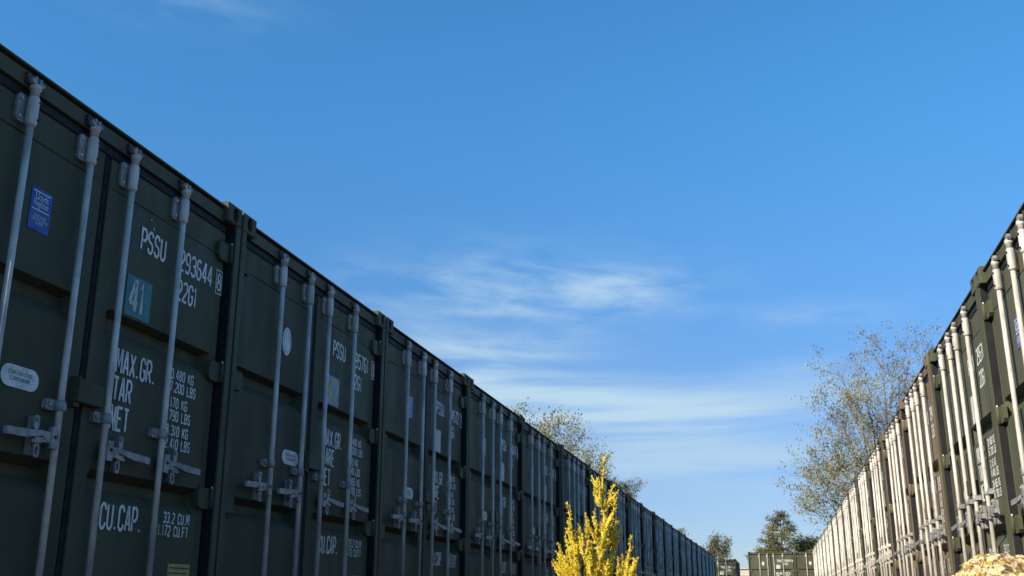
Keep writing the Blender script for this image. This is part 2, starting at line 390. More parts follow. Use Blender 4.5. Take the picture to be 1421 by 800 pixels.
def hinge_mb(right, z):
    mb = MB(); h = .056; c = .022
    X = (lambda x: CW - x) if right else (lambda x: x)
    poly = [(X(.004), z - h), (X(.185 - c), z - h), (X(.185), z - h + c), (X(.185), z + h - c), (X(.185 - c), z + h), (X(.004), z + h)]
    if right: poly = poly[::-1]
    mb.prism([(x if abs(x - X(.004)) > 1e-6 else X(.057), q) for x, q in poly], YD - .028, YD - .002)
    p0 = Vector((X(.064), YD - .036, z - h)); mb.tube([p0, p0 + Vector((0, 0, 2 * h))], [.011, .011], 8)
    mb.tube([p0 + Vector((0, 0, 2 * h)), p0 + Vector((0, 0, 2 * h + .012))], [.006, .005], 6, 1)  # white pin tip: a glint of reflected light put in as colour
    return mb
# --- locking gear: each returns an MB placed for the rod axis at x
YR = .016
def rod_mb(x):
    mb = MB()
    mb.tube([(x, YR, .165), (x, YR, 2.49)], [.0155, .0155], 14)
    return mb
def keeper_mb(x, top):
    """housing with mounting plate, collars, the cam and its keeper"""
    mb = MB(); f = (lambda z: z + .022) if top else (lambda z: 2.60 - z)
    mb.tube([(x, YR, f(2.302)), (x, YR, f(2.312)), (x, YR, f(2.318)), (x, YR, f(2.43)), (x, YR, f(2.436)), (x, YR, f(2.444))], [.0185, .0235, .0255, .0255, .0235, .0185], 8)
    z0, z1 = sorted((f(2.312), f(2.44)))
    o = [(x - .068, z0 + .013), (x - .056, z0), (x - .01, z0), (x - .01, z1), (x - .056, z1), (x - .068, z1 - .013)]
    mb.prism(o, YR + .022, YD - .002, 2)
    for zz in (z0 + .022, z1 - .022):
        mb.tube([(x - .049, YR + .023, zz), (x - .049, YR + .014, zz)], [.009, .007], 8)
        mb.tube([(x + .014, YR - .024, zz), (x + .014, YR - .031, zz)], [.007, .006], 6, 1)
    mb.tube([(x, YR, f(2.444)), (x, YR, f(2.470)), (x, YR, f(2.474)), (x, YR, f(2.492)), (x, YR, f(2.500))], [.0205, .0205, .026, .026, .018], 12)
    zc = f(2.513)
    for sg in (-1, 1):                                     # two hooked cam lugs
        q = [(x + sg * .006, zc - .016), (x + sg * .032, zc - .020), (x + sg * .042, zc - .006), (x + sg * .036, zc + .004), (x + sg * .026, zc - .002), (x + sg * .020, zc + .018), (x + sg * .006, zc + .016)]
        if sg < 0: q = q[::-1]
        mb.prism(q, YR - .014, YR + .012, 2)
    z0, z1 = sorted((f(2.490), f(2.540)))
    mb.box(x - .052, x - .034, YR + .004, YD - .001, z0, z1, 1); mb.box(x + .044, x + .060, YR + .004, YD - .001, z0, z1, 1)
    mb.box(x - .052, x + .060, YR + .020, YD - .0012, z0 + .004, z1 - .004, 1)
    return mb
def guide_mb(x):
    mb = MB(); z = 1.182
    mb.tube([(x, YR, z - .024), (x, YR, z - .022), (x, YR, z + .022), (x, YR, z + .024)], [.019, .0215, .0215, .019], 12)
    o = [(x - .075, z - .017), (x - .068, z - .024), (x, z - .024), (x, z + .024), (x - .068, z + .024), (x - .075, z + .017)]
    mb.prism(o, YR + .014, YD - .002)
    mb.tube([(x - .055, YR + .014, z), (x - .055, YR + .004, z)], [.011, .009], 8)
    mb.box(x + .015, x + .036, YR - .006, YD - .002, z - .016, z + .016)
    return mb
def handle_mb(x, s):
    mb = MB(); z = 1.036
    def sb(a, b, *q): mb.box(min(x + s * a, x + s * b), max(x + s * a, x + s * b), *q)
    def bar(p, q, hy, hz, q2=None):
        p, q = Vector(p), Vector(q); w = (q2 or (hy, hz))
        vs = []
        for c, (a, b) in ((p, (hy, hz)), (q, w)):
            for sy, sz in ((-1, -1), (1, -1), (1, 1), (-1, 1)): vs.append((x + s * c.x, c.y + sy * a, c.z + sz * b))
        fs = [(0, 1, 2, 3), (7, 6, 5, 4), (0, 4, 5, 1), (1, 5, 6, 2), (2, 6, 7, 3), (3, 7, 4, 0)]
        if s > 0: fs = [f[::-1] for f in fs]
        mb.add(vs, fs)
    sb(.010, .052, YR - .022, YR - .006, z - .046, z + .046); sb(.014, .040, YR - .006, YR + .012, z - .046, z + .046)
    mb.tube([(x + s * .033, YR - .022, z + .004), (x + s * .033, YR - .028, z + .004)], [.009, .008], 8, 1)
    bar((.050, YR - .006, z - .002), (.120, YR - .010, z + .012), .008, .024, (.007, .010))
    bar((.050, YR - .005, z - .012), (.150, YR - .006, z - .020), .007, .010)
    bar((.115, YR - .010, z + .010), (.215, YR - .016, z - .004), .007, .012, (.009, .016))
    bar((.212, YR - .016, z - .004), (.345, YR - .022, z - .010), .010, .017, (.009, .016))
    return mb
def catch_mb(x, s):
    mb = MB(); z = 1.036; cx = x + s * .135
    up_ = capsule(cx, z + .052, .016, .032, 5)
    mb.prism(up_, YR - .002, YR + .010); mb.tube([(cx, YR - .002, z + .066), (cx, YR - .010, z + .066)], [.009, .008], 8)
    mb.box(cx - .012, cx + .012, YR + .0102, YD - .002, z + .05, z + .078); mb.box(cx - .012, cx + .012, YR + .014, YD - .002, z - .085, z + .049)
    lo_ = capsule(cx - s * .014, z - .062, .018, .032, 5); ins = capsule(cx - s * .014, z - .064, .009, .019, 5); n = len(lo_)
    vs = [(a, YR - .004, b) for a, b in lo_] + [(a, YR - .004, b) for a, b in ins] + [(a, YR + .008, b) for a, b in lo_] + [(a, YR + .008, b) for a, b in ins]; fs = []
    for i in range(n):
        j = (i + 1) % n; fs += [(i, j, n + j, n + i), (2 * n + i, 2 * n + j, j, i), (n + i, n + j, 3 * n + j, 3 * n + i)]
    mb.add(vs, fs)
    mb.box(cx - .03, cx + .028, YR - .012, YR + .012, z - .034, z - .022)
    return mb
# --- lettering and stickers
YL = YD - .0042
def T(Y): return Y * 1.0358 - 2.895
def Zt(z): return .355 + (z - .39) * 1.0358
def lettering_blocks(num, chk, tare, w_, cap):
    out = []
    mb = MB(); text(mb, 'PSSU', T(4.275), Zt(2.06), .110, .36, .175, .13, YL); out.append(mb)
    mb = MB(); text(mb, num, T(4.628), Zt(2.065), .108, .365, .18, .13, YL)
    out.append(mb); mb = MB(); bx = T(5.002); bz = Zt(2.045)
    text(mb, chk, bx + .016, bz + .022, .095, .36, .2, .13, YL)
    for pl in ([(bx, bz), (bx + .062, bz), (bx + .062, bz + .138), (bx, bz + .138), (bx, bz)],): stroke(mb, pl, .006, YL)
    out.append(mb)
    mb = MB(); text(mb, '22G1', T(4.63), Zt(1.905), .105, .36, .18, .13, YL); out.append(mb)
    mb = MB()
    for s, z in (('MAX.GR.', 1.425), (tare, 1.296), ('NET', 1.160)): text(mb, s, T(4.18), Zt(z), .108, .335, .165, .13, YL)
    out.append(mb)
    mb = MB()
    for s, z in zip(w_, (1.49, 1.425, 1.345, 1.28, 1.205, 1.14)): text(mb, s, T(4.615), Zt(z), .050, .40, .225, .16, YL)
    out.append(mb)
    mb = MB(); text(mb, cap, T(4.19), Zt(.715), .110, .335, .165, .13, YL); out.append(mb)
    mb = MB(); text(mb, '33.2 CU.M', T(4.70), Zt(.775), .050, .40, .225, .16, YL); text(mb, '1.172 CU.FT' if 'U.C' in cap else '1.170 CU.FT', T(4.66), Zt(.712), .050, .40, .225, .16, YL); out.append(mb)
    return out
def plate(mb, poly, mi=0): mb.prism(poly, YD - .0036, YD - .001, mi)
def rect(x0, x1, z0, z1): return [(x0, z0), (x1, z0), (x1, z1), (x0, z1)]
def register_sticker():
    mb = MB(); x0, x1, z0, z1 = T(3.475), T(3.605), Zt(1.89), Zt(2.075)
    plate(mb, rect(x0, x1, z0, z1)); cx = (x0 + x1) / 2; wd = x1 - x0; y = YD - .0050
    for zz in (z1 - .016, z1 - .098): stroke(mb, [(x0 + .010, zz), (x1 - .010, zz)], .005, y, 1)
    font_poly(mb, 'Lloyds', cx, z1 - .052, .032, .74, y, 1); font_poly(mb, 'Register', cx, z1 - .082, .030, .70, y, 1)
    font_poly(mb, 'CONTAINER\nCERTIFICATION\nSCHEME', cx, z1 - .132, .013, .78, y, 1, .82)
    return mb, [M['blue'], M['white']]
def pill_sticker(dx=0., dz=0.):
    mb = MB(); x0, x1, z0, z1 = T(3.445) + dx, T(3.672) + dx, Zt(1.222) + dz, Zt(1.312) + dz
    plate(mb, capsule((x0 + x1) / 2, (z0 + z1) / 2, (x1 - x0) / 2, (z1 - z0) / 2, 8)); y = YD - .0050
    font_poly(mb, 'COR-TEN STEEL\nCONTAINER', (x0 + x1) / 2, (z0 + z1) / 2 + .007, .0175, .88, y, 1, 1.0)
    return mb, [M['white'], M['black']]
def oval_sticker():
    mb = MB(); cx = T(5.965 - 2.42); cz = Zt(1.985)
    q = [(cx + .062 * math.cos(2 * math.pi * k / 28), cz + .094 * math.sin(2 * math.pi * k / 28)) for k in range(28)]; plate(mb, q)
    q = [(cx + .045 * math.cos(2 * math.pi * k / 28), cz + .072 * math.sin(2 * math.pi * k / 28)) for k in range(29)]; stroke(mb, q, .004, YD - .005, 1)
    return mb, [M['white'], M['paleblue']]
def number_plate(s, m0, m1):
    mb = MB(); x0, x1, z0, z1 = T(4.195), T(4.405), Zt(1.71), Zt(1.91); plate(mb, rect(x0, x1, z0, z1))
    if s: text(mb, s, x0 + .034, z0 + .030, .150, .40, .17, .16, YD - .005, 1)
    return mb, [m0, m1]
def bottom_plate():
    mb = MB(); x0, x1, z0, z1 = T(4.78), T(4.985), Zt(.40), Zt(.58); plate(mb, rect(x0, x1, z0, z1))
    for k in range(6): stroke(mb, [(x0 + .012, z1 - .02 - k * .026), (x1 - (.012 + .02 * (k % 3)), z1 - .02 - k * .026)], .006, YD - .0046, 1)
    return mb, [M['yellowish'], M['dark']]
def dab(x, z, hx, hz):
    mb = MB(); rr = random.Random(int(x * 1000)); q = [(x + hx * math.cos(2 * math.pi * k / 9) * rr.uniform(.5, 1.2), z + hz * math.sin(2 * math.pi * k / 9) * rr.uniform(.5, 1.2)) for k in range(9)]
    mb.prism(q, YD - .0034, YD - .001); return mb, [M['white']]

# shared meshes
ME = {}
def cached(key, fn, mats):
    if key not in ME: ME[key] = fn().mesh(key, mats)
    return ME[key]
def merged(*mbs):
    o = MB()
    for q in mbs:
        b = len(o.v); o.v += q.v; o.f += [tuple(i + b for i in f) for f in q.f]; o.mi += q.mi; o.sm += q.sm
    return o
CAPS = ('MAX.GR.',)
SETS = {0: lettering_blocks('293644', '8', 'TAR', ('30.480 KG', '67.200 LBS', '2.170 KG', '4.790 LBS', '28.310 KG', '62.410 LBS'), 'CU.CAP.'),
        1: lettering_blocks('295761', '0', 'TARE', ('30.480 KG', '67.200 LBS', '2.115 KG', '4.440 LBS', '28.465 KG', '62.700 LBS'), 'CU.CAP.'),
        2: lettering_blocks('294572', '7', 'TARE', ('30.480 KG', '67.200 LBS', '2.170 KG', '4.790 LBS', '28.310 KG', '62.410 LBS'), 'CU.CAP.')}
SETM = {k: [b.mesh('lettering', M['white']) for b in v] for k, v in SETS.items()}
def smesh(t, name='sticker'): return t[0].mesh(name, t[1])
ST = dict(reg=smesh(register_sticker()), pill=smesh(pill_sticker()), pill2=smesh(pill_sticker(.14, 0)), oval=smesh(oval_sticker()),
          p41=smesh(number_plate('41', M['teal'], M['cream'])), p42=smesh(number_plate('42', M['paleblue'], M['yellowink'])),
          p43=smesh(number_plate('', M['cream'], M['cream'])), low=smesh(bottom_plate()),
          d1=smesh(dab(.45, 1.56, .010, .022)), d2=smesh(dab(.46, .60, .007, .040)), d3=smesh(dab(1.60, 2.262, .007, .005)), d4=smesh(dab(1.63, 2.225, .006, .009)))

def container(loc, rz, col, det, seti, stickers):
    """det 2: every fitting its own part and sub-part; 1: rods with their fittings in one mesh; 0: few parts"""
    t = empty('shipping_container', loc, rz); mc = M[col]
    fr = link('frame', cached('frame_' + col, frame_mb, mc), t)
    link('body', cached('body_' + col, body_mb, mc), t)
    for rt in (0, 1):
        for tp in (0, 1): link('corner_casting', cached('casting%d%d_%s' % (rt, tp, col), lambda: casting(rt, tp), [mc, M['dark']]), t)
    doors = [link('door', cached('door%d_%s' % (k, col), lambda: door_mb(k), mc), t) for k in (0, 1)]
    link('gasket_and_recess_shade', cached('gasket_and_recess_shade', gasket_and_shade_mb, M['rubber']), t)
    link('lock_box', cached('lockbox_' + col, lockbox_mb, mc), t)
    for rt in (0, 1):
        for z in (2.325, 1.612, .905, .24): link('hinge', cached('hinge%d%.2f_%s' % (rt, z, col), lambda: hinge_mb(rt, z), [mc, M['white']]), doors[rt])
    for i, x in enumerate(RODS):
        s = -1 if i < 2 else 1
        if det == 2:
            ro = link('lock_rod', cached('rod%d' % i, lambda: rod_mb(x), M['zinc']), t)
            link('cam_keeper', cached('keepT%d' % i, lambda: keeper_mb(x, True), [M['zinc'], M['dark'], M['worn']]), ro)
            link('cam_keeper', cached('keepB%d' % i, lambda: keeper_mb(x, False), [M['zinc'], M['dark'], M['worn']]), ro)
            link('rod_guide', cached('guide%d' % i, lambda: guide_mb(x), M['worn']), ro)
            link('handle', cached('handle%d' % i, lambda: handle_mb(x, s), [M['worn'], M['dark']]), ro)
            link('handle_catch', cached('catch%d' % i, lambda: catch_mb(x, s), M['worn']), ro)
        else:
            link('lock_rod', cached('rodall%d' % i, lambda: merged(rod_mb(x), keeper_mb(x, True), keeper_mb(x, False), guide_mb(x), handle_mb(x, s), catch_mb(x, s)), [M['zinc'], M['dark'], M['worn']]), t)
    for me in SETM[seti]: link('lettering', me, doors[1])
    for nm in stickers:
        k = 1 if nm in ('p41', 'p42', 'p43', 'low', 'd3', 'd4') else 0
        link({'reg': 'label_sticker', 'p41': 'number_plate', 'p42': 'number_plate', 'p43': 'number_plate', 'low': 'rating_plate'}.get(nm, 'paint_chip' if nm[0] == 'd' else 'sticker'), ST[nm], doors[k])
    return t

# ------------------------------------------------------------------ ground: one sheet, slightly lower under the right row, rising beyond the yard
def gz(x, y):
    k = min(1, max(0, (y - 54.9) / 3.6)); k = k * k * (3 - 2 * k)
    b = -.065 * min(1, max(0, (x + 2.5) / 3.6))
    return b * (1 - k) + .43 * k
gm = MB()
gx = [-1500, -300, -80, -30, -12, -6, -4] + [-2.9 + .36 * i for i in range(13)] + [3, 6, 12, 30, 80, 300, 1500]
gy = [-1500, -200, -40, -10] + list(range(-5, 54, 3)) + [54.9, 55.5, 56.2, 57, 57.8, 58.5, 60, 70, 100, 200, 500, 1800]
nx = len(gx)
gm.add([(x, y, gz(x, y)) for y in gy for x in gx], [(j * nx + i, j * nx + i + 1, (j + 1) * nx + i + 1, (j + 1) * nx + i) for j in range(len(gy) - 1) for i in range(nx - 1)], 0, True)
go = link('ground', gm.mesh('ground', M['ground'])); go['kind'] = 'structure'

# ------------------------------------------------------------------ the rows
ORD = ['first', 'second', 'third', 'fourth', 'fifth', 'sixth', 'seventh', 'eighth', 'ninth', 'tenth', 'eleventh', 'twelfth', 'thirteenth', 'fourteenth', 'fifteenth', 'sixteenth', 'seventeenth', 'eighteenth', 'nineteenth', 'twentieth', 'twenty-first', 'twenty-second']
XL, XR_ = -2.98, 1.475
LEFT_LABEL = {0: 'dark green container with teal number 41 plate and blue sticker, nearest on the left',
              1: 'dark green container with pale oval sticker and plate 42, second on the left',
              2: 'dark green container marked 4572 7, third from the near end on the left'}
rl = random.Random(3)
for i in range(0, 21):
    det = 2 if i < 5 else 1
    st = {0: ('reg', 'pill', 'p41', 'low', 'd1', 'd2', 'd3', 'd4'), 1: ('oval', 'pill2', 'p42', 'low'), 2: ('reg', 'pill', 'p43', 'low')}.get(i, ('reg', 'pill', 'p43') if i % 2 else ('reg', 'pill', 'p43', 'low'))
    y0 = 2.895 + 2.461 * i
    jr = 0 if i < 2 else rl.uniform(-.16, .16)
    jx = 0 if i < 2 else rl.uniform(-.014, .014)
    t = container((XL + jx, y0, 0), R(90 + jr), 'green', det, min(i, 2) if i < 3 else (i % 3), st)
    tag(t, LEFT_LABEL.get(i, 'dark green container, %s from the near end of the shaded left row' % ORD[i]) if i < 20 else 'dark green container at the far end of the shaded left row', 'shipping container', 'containers in the shaded left row')
RIGHT_LABEL = {-1: 'sunlit olive green container nearest on the right, behind the cream shrub',
               1: 'red-brown container, nearer of the two brown ones in the sunlit right row',
               2: 'red-brown container, farther of the two brown ones in the sunlit right row'}
for k in range(-1, 16):
    i = k + 1
    y0 = 7.50 + 2.46 * (k + 1)
    jx = 0 if k < 1 else rl.uniform(-.012, .012)
    t = container((XR_ + jx, y0, -.065), R(-90 + (0 if k < 1 else rl.uniform(-.16, .16))), 'brown' if k in (1, 2) else 'green', 2 if k < 3 else 1, (k + 1) % 3, ('reg', 'pill', 'p43') if k % 2 else ('pill', 'p43', 'low'))
    tag(t, RIGHT_LABEL.get(k, 'sunlit olive green container, %s from the near end of the right row' % ORD[i]) if k < 15 else 'sunlit olive green container at the far end of the right row', 'shipping container', 'containers in the sunlit right row')
for k, (x, y, z, lab) in enumerate(((-1.50, 60, .43, 'green container facing down the lane at its end, in front of the pine'),
                                 (.965, 60.02, .43, 'green container facing down the lane at its end, touching the sunlit right row'),
                                 (-4.80, 66, .30, 'lower green container facing down the lane, just past the dark left row'))):
    t = container((x, y, z), 0, 'green', 1, k, ('oval', 'pill', 'p43', 'low'))
    tag(t, lab, 'shipping container', 'containers closing the far end of the lane')
# cream cabin with a dark opening far behind
t = empty('site_cabin', (-2.9, 76, .43)); mb = MB()
mb.box(0, 2.6, .05, 2.4, 0, 2.2); link('wall', mb.mesh('wall', M['cabin']), t)
mb = MB(); mb.box(-.06, 2.66, -.05, 2.5, 2.203, 2.26); link('roof', mb.mesh('roof', M['cabin']), t)
mb = MB(); mb.box(.3, 2.3, .03, .049, .05, 1.75); link('door', mb.mesh('door', M['dark']), t)
tag(t, 'low cream cabin with dark door seen in the gap between far containers', 'cabin')

# ------------------------------------------------------------------ trees
def tree(name, base, h, spread, seed, leafm, lean=(0, 0), nleaf=9, leaf=.16, trunk_r=.16, levels=4, fork=.35, gap=.35, up_bias=.35, dirs=None):
    rr = random.Random(seed); tk = MB(); lf = MB(); tips = []
    def grow(p, dr, ln, rad, lev):
        n = 4; pts = [p]; q = p.copy(); dd = dr.copy()
        for i in range(n):
            dd = (dd + Vector((rr.gauss(0, .13), rr.gauss(0, .13), rr.gauss(.03, .08)))).normalized(); q = q + dd * ln / n; pts.append(q.copy())
        rads = [rad * (1 - .42 * i / n) for i in range(n + 1)]
        if rad > .004: tk.tube(pts, rads, 6 if lev > 2 else 4 if lev else 3, 0, False)
        if lev <= 1: tips.extend((pt, dd) for pt in pts[1:])
        if lev == 0: return
        for k in range(rr.choice((2, 3, 3)) + (1 if lev == levels else 0)):
            a = rr.uniform(0, 2 * math.pi); ax = dd.orthogonal().normalized(); ax = Quaternion(dd, a) @ ax
            nd = (Quaternion(ax, rr.uniform(.35, .85) * spread) @ dd); nd = (nd + Vector((0, 0, up_bias * .3))).normalized()
            at = pts[rr.choice((2, 3, 4))] if k else pts[-1]
            grow(at, nd, ln * rr.uniform(.58, .82), rad * rr.uniform(.45, .62), lev - 1)
    b = Vector(base)
    tr = h * fork
    top = b + Vector((lean[0] * .3, lean[1] * .3, tr)); tk.tube([b, (b + top) / 2 + Vector((rr.uniform(-.1, .1), 0, 0)), top], [trunk_r * 1.25, trunk_r, trunk_r * .85], 8, 0, False)
    for dr in (dirs or [(lean[0] * .1 + rr.gauss(0, .35), rr.gauss(0, .35), 1) for _ in range(3)]):
        grow(top, Vector(dr).normalized(), (h - tr) * .42, trunk_r * .6, levels - 1)
    for p, dd in tips:
        if rr.random() < gap: continue
        for _ in range(nleaf):
            c = p + Vector((rr.gauss(0, 1), rr.gauss(0, 1), rr.gauss(0, 1))) * leaf * 1.5
            a = Vector((rr.gauss(0, 1), rr.gauss(0, 1), rr.gauss(0, 1))).normalized(); bb = a.orthogonal().normalized(); s_ = leaf * rr.uniform(.35, .75)
            lf.add([c - a * s_, c + bb * s_ * .55, c + a * s_, c - bb * s_ * .55 + a * .1 * s_], [(0, 1, 2, 3)])
    zs = [v[2] for v in lf.v]; k = h / (max(zs) - base[2])
    for q in (lf, tk): q.v = [(base[0] + (x - base[0]) * k, base[1] + (y - base[1]) * k, base[2] + (z - base[2]) * k) for x, y, z in q.v]
    t = empty(name, base)
    for nm, q, mm in (('trunk', tk, M['bark']), ('crown', lf, leafm)):
        q.v = [(x - base[0], y - base[1], z - base[2]) for x, y, z in q.v]; link(nm, q.mesh(nm, mm), t)
    return t
def limb_tree(base, fork_z, tips, seed, leafm, leaf=.115):
    """a broad open tree: curved limbs reach to the given points of the crown, twigs and leaves along them"""
    rr = random.Random(seed); tk = MB(); lf = MB(); b = Vector((0, 0, 0)); fk = Vector((-.25, .1, fork_z))
    tk.tube([b, fk * .5 + Vector((.08, 0, 0)), fk], [.34, .27, .24], 9, 0, False)
    def leaves(p, n):
        for _ in range(n):
            c = p + Vector((rr.gauss(0, 1), rr.gauss(0, 1), rr.gauss(0, .8))) * .17
            a = Vector((rr.gauss(0, 1), rr.gauss(0, 1), rr.gauss(0, 1))).normalized(); o = a.orthogonal().normalized(); q = leaf * rr.uniform(.3, .75)
            lf.add([c - a * q, c + o * q * .5, c + a * q, c - o * q * .5 + a * .1 * q], [(0, 1, 2, 3)])
    def twig(p, dr, ln, rad, lev):
        pts = [p]; dd = dr.copy(); q = p.copy()
        for i in range(4):
            dd = (dd + Vector((rr.gauss(0, .2), rr.gauss(0, .2), rr.gauss(.06, .12)))).normalized(); q = q + dd * ln / 4; pts.append(q.copy())
        tk.tube(pts, [rad * (1 - .7 * i / 4) for i in range(5)], 4 if lev else 3, 0, False)
        if lev == 0:
            for k in (2, 3, 4):
                if rr.random() < .66: leaves(pts[k], rr.choice((3, 7, 11)))
            return
        for k in range(rr.choice((3, 4, 5))):
            ax = Quaternion(dd, rr.uniform(0, 6.28)) @ dd.orthogonal().normalized()
            twig(pts[rr.choice((1, 2, 3, 4))], (Quaternion(ax, rr.uniform(.3, 1.0)) @ dd).normalized(), ln * rr.uniform(.45, .75), rad * .5, lev - 1)
    for (x, y, z) in tips:
        tp = Vector((x - base[0], y, z - base[2])); L = (tp - fk).length; n = 8; pts = []
        for i in range(n + 1):
            f = i / n; q = fk.lerp(tp, f); q.z += math.sin(f * math.pi) * L * .10; q += Vector((rr.gauss(0, .10), rr.gauss(0, .10), rr.gauss(0, .08))) * (1 if 0 < i < n else 0); pts.append(q)
        tk.tube(pts, [.085 * (1 - .9 * i / n) * (L / 8) ** .5 for i in range(n + 1)], 5, 0, False)
        for i in range(3, n + 1):
            for k in range(3 if i > 4 else 1):
                dr = (pts[i] - pts[i - 1]).normalized(); ax = Quaternion(dr, rr.uniform(0, 6.28)) @ dr.orthogonal().normalized()
                twig(pts[i], (Quaternion(ax, rr.uniform(.3, 1.1)) @ dr).normalized(), rr.uniform(.8, 1.7), .013, 1)
    t = empty('broadleaf_tree', base); link('trunk', tk.mesh('trunk', M['bark']), t); link('crown', lf.mesh('crown', leafm), t); return t
BT = [(a, b, .6 + (c - .6) * .955) for a, b, c in [(1.9, 0, 6.6), (2.7, 1, 7.4), (2.4, -1, 6.0), (3.2, -1, 8.6), (3.9, .5, 9.6), (3.0, 1.5, 8.0), (3.3, 0, 11.4), (4.2, -1, 12.8), (5.2, 1, 13.6), (6.4, -1, 14.2), (8.0, 0, 14.5), (9.2, 1, 14.2), (4.7, 0, 11.4),
      (5.8, 1.5, 12.2), (7.0, 0, 12.9), (4.2, 2, 10.3), (5.2, -1.5, 9.2), (4.6, 1, 7.8), (6.4, 2, 10.4), (3.2, 0, 6.8), (2.2, 1, 5.4), (7.8, -2, 11.5), (8.8, 1, 12.6), (9.8, 0, 12.8), (3.9, -2, 7.0), (6.0, -2, 11.0)]]
tag(limb_tree((6.3, 60, .43), 2.6, BT, 11, M['leaf_olive']), 'large sparse olive-leaved tree rising behind the sunlit right row', 'tree')
LT = 'trees behind the shaded left row'
for i, (y, h, sd, lab) in enumerate(((49.2, 9.75, 1, 'thin-leaved tree top above the fifth left container, nearest of the left trees'),
                                 (56.3, 10.2, 2, 'thin-leaved tree top, second of the left trees from the near end'),
                                 (63.8, 10.2, 3, 'thin-leaved tree top, third of the left trees from the near end'),
                                 (71.5, 11.0, 4, 'wide-crowned tree above the left row, just left of the golden cypress tip'),
                                 (79.5, 9.5, 5, 'olive tree top just right of the golden cypress tip'),
                                 (87.5, 9.7, 6, 'fuller dark olive tree at the right end of the left tree line'))):
    tag(tree('broadleaf_tree', (-12.0, y, .43), h, (.72, .72, .72, .8, .5, .42)[i], 40 + sd, M['leaf_olive'] if i < 4 else M['leaf_green'], (0, 0), 8, .115, .09, 5, .38 if i < 4 else .62, .48, .5 if i < 4 else 1.0), lab, 'tree', LT)
tag(tree('slender_tree', (-5.5, 68, .43), 4.5, .6, 60, M['leaf_green'], (0, 0), 12, .12, .07, 4, .3, .3, .8), 'small slim tree tip showing above the far part of the left row', 'tree')
tag(tree('slender_tree', (-3.3, 70, .43), 4.55, .75, 61, M['leaf_green'], (0, 0), 10, .12, .08, 4, .3, .25, .8), 'wispy small tree with thin upright shoots above the lower far container', 'tree')
tag(tree('bushy_tree', (2.0, 69, .43), 4.1, 1.2, 63, M['leaf_green'], (0, 0), 14, .13, .08, 4, .4, .1, .4), 'low bushy tree between the pine and the sunlit right row', 'tree')
def pine(base, h, wd, seed):
    rr = random.Random(seed); tk = MB(); lf = MB(); b = Vector((0, 0, 0))
    tk.tube([b, (0, 0, h * .5), (.05, 0, h * .97)], [.14, .09, .015], 7, 0, False)
    z = h * .30
    while z < h * .97:
        f = max(0.02, 1 - (z - h * .3) / (h * .7)); L = wd * (.18 + .82 * f ** .8)
        for k in range(5):
            a = rr.uniform(0, 2 * math.pi); ln = L * rr.uniform(.55, 1.15); dr = Vector((math.cos(a), math.sin(a), rr.uniform(.05, .55))); p0 = Vector((0, 0, z)); p1 = p0 + dr * ln
            tk.tube([p0, p0 + dr * ln * .6 + Vector((0, 0, -.04)), p1], [.03, .018, .006], 4, 0, False)
            for q in range(int(90 * ln + 20)):
                s_ = rr.uniform(.15, 1.05); c = p0 + dr * ln * s_ + Vector((rr.gauss(0, 1), rr.gauss(0, 1), rr.gauss(0, 1))) * .10
                e = (dr.normalized() + Vector((rr.gauss(0, .7), rr.gauss(0, .7), rr.gauss(.3, .6)))).normalized() * rr.uniform(.10, .22); o = e.orthogonal().normalized() * .025
                lf.add([c, c + o + e * .4, c + e, c - o + e * .4], [(0, 1, 2, 3)])
        z += h * .055
    t = empty('pine_tree', base); link('trunk', tk.mesh('trunk', M['bark']), t); link('crown', lf.mesh('crown', M['leaf_pine']), t); return t
tag(pine((.35, 68, .43), 5.35, 2.0, 5), 'dark green pine standing behind the container pair at the end of the lane', 'tree')

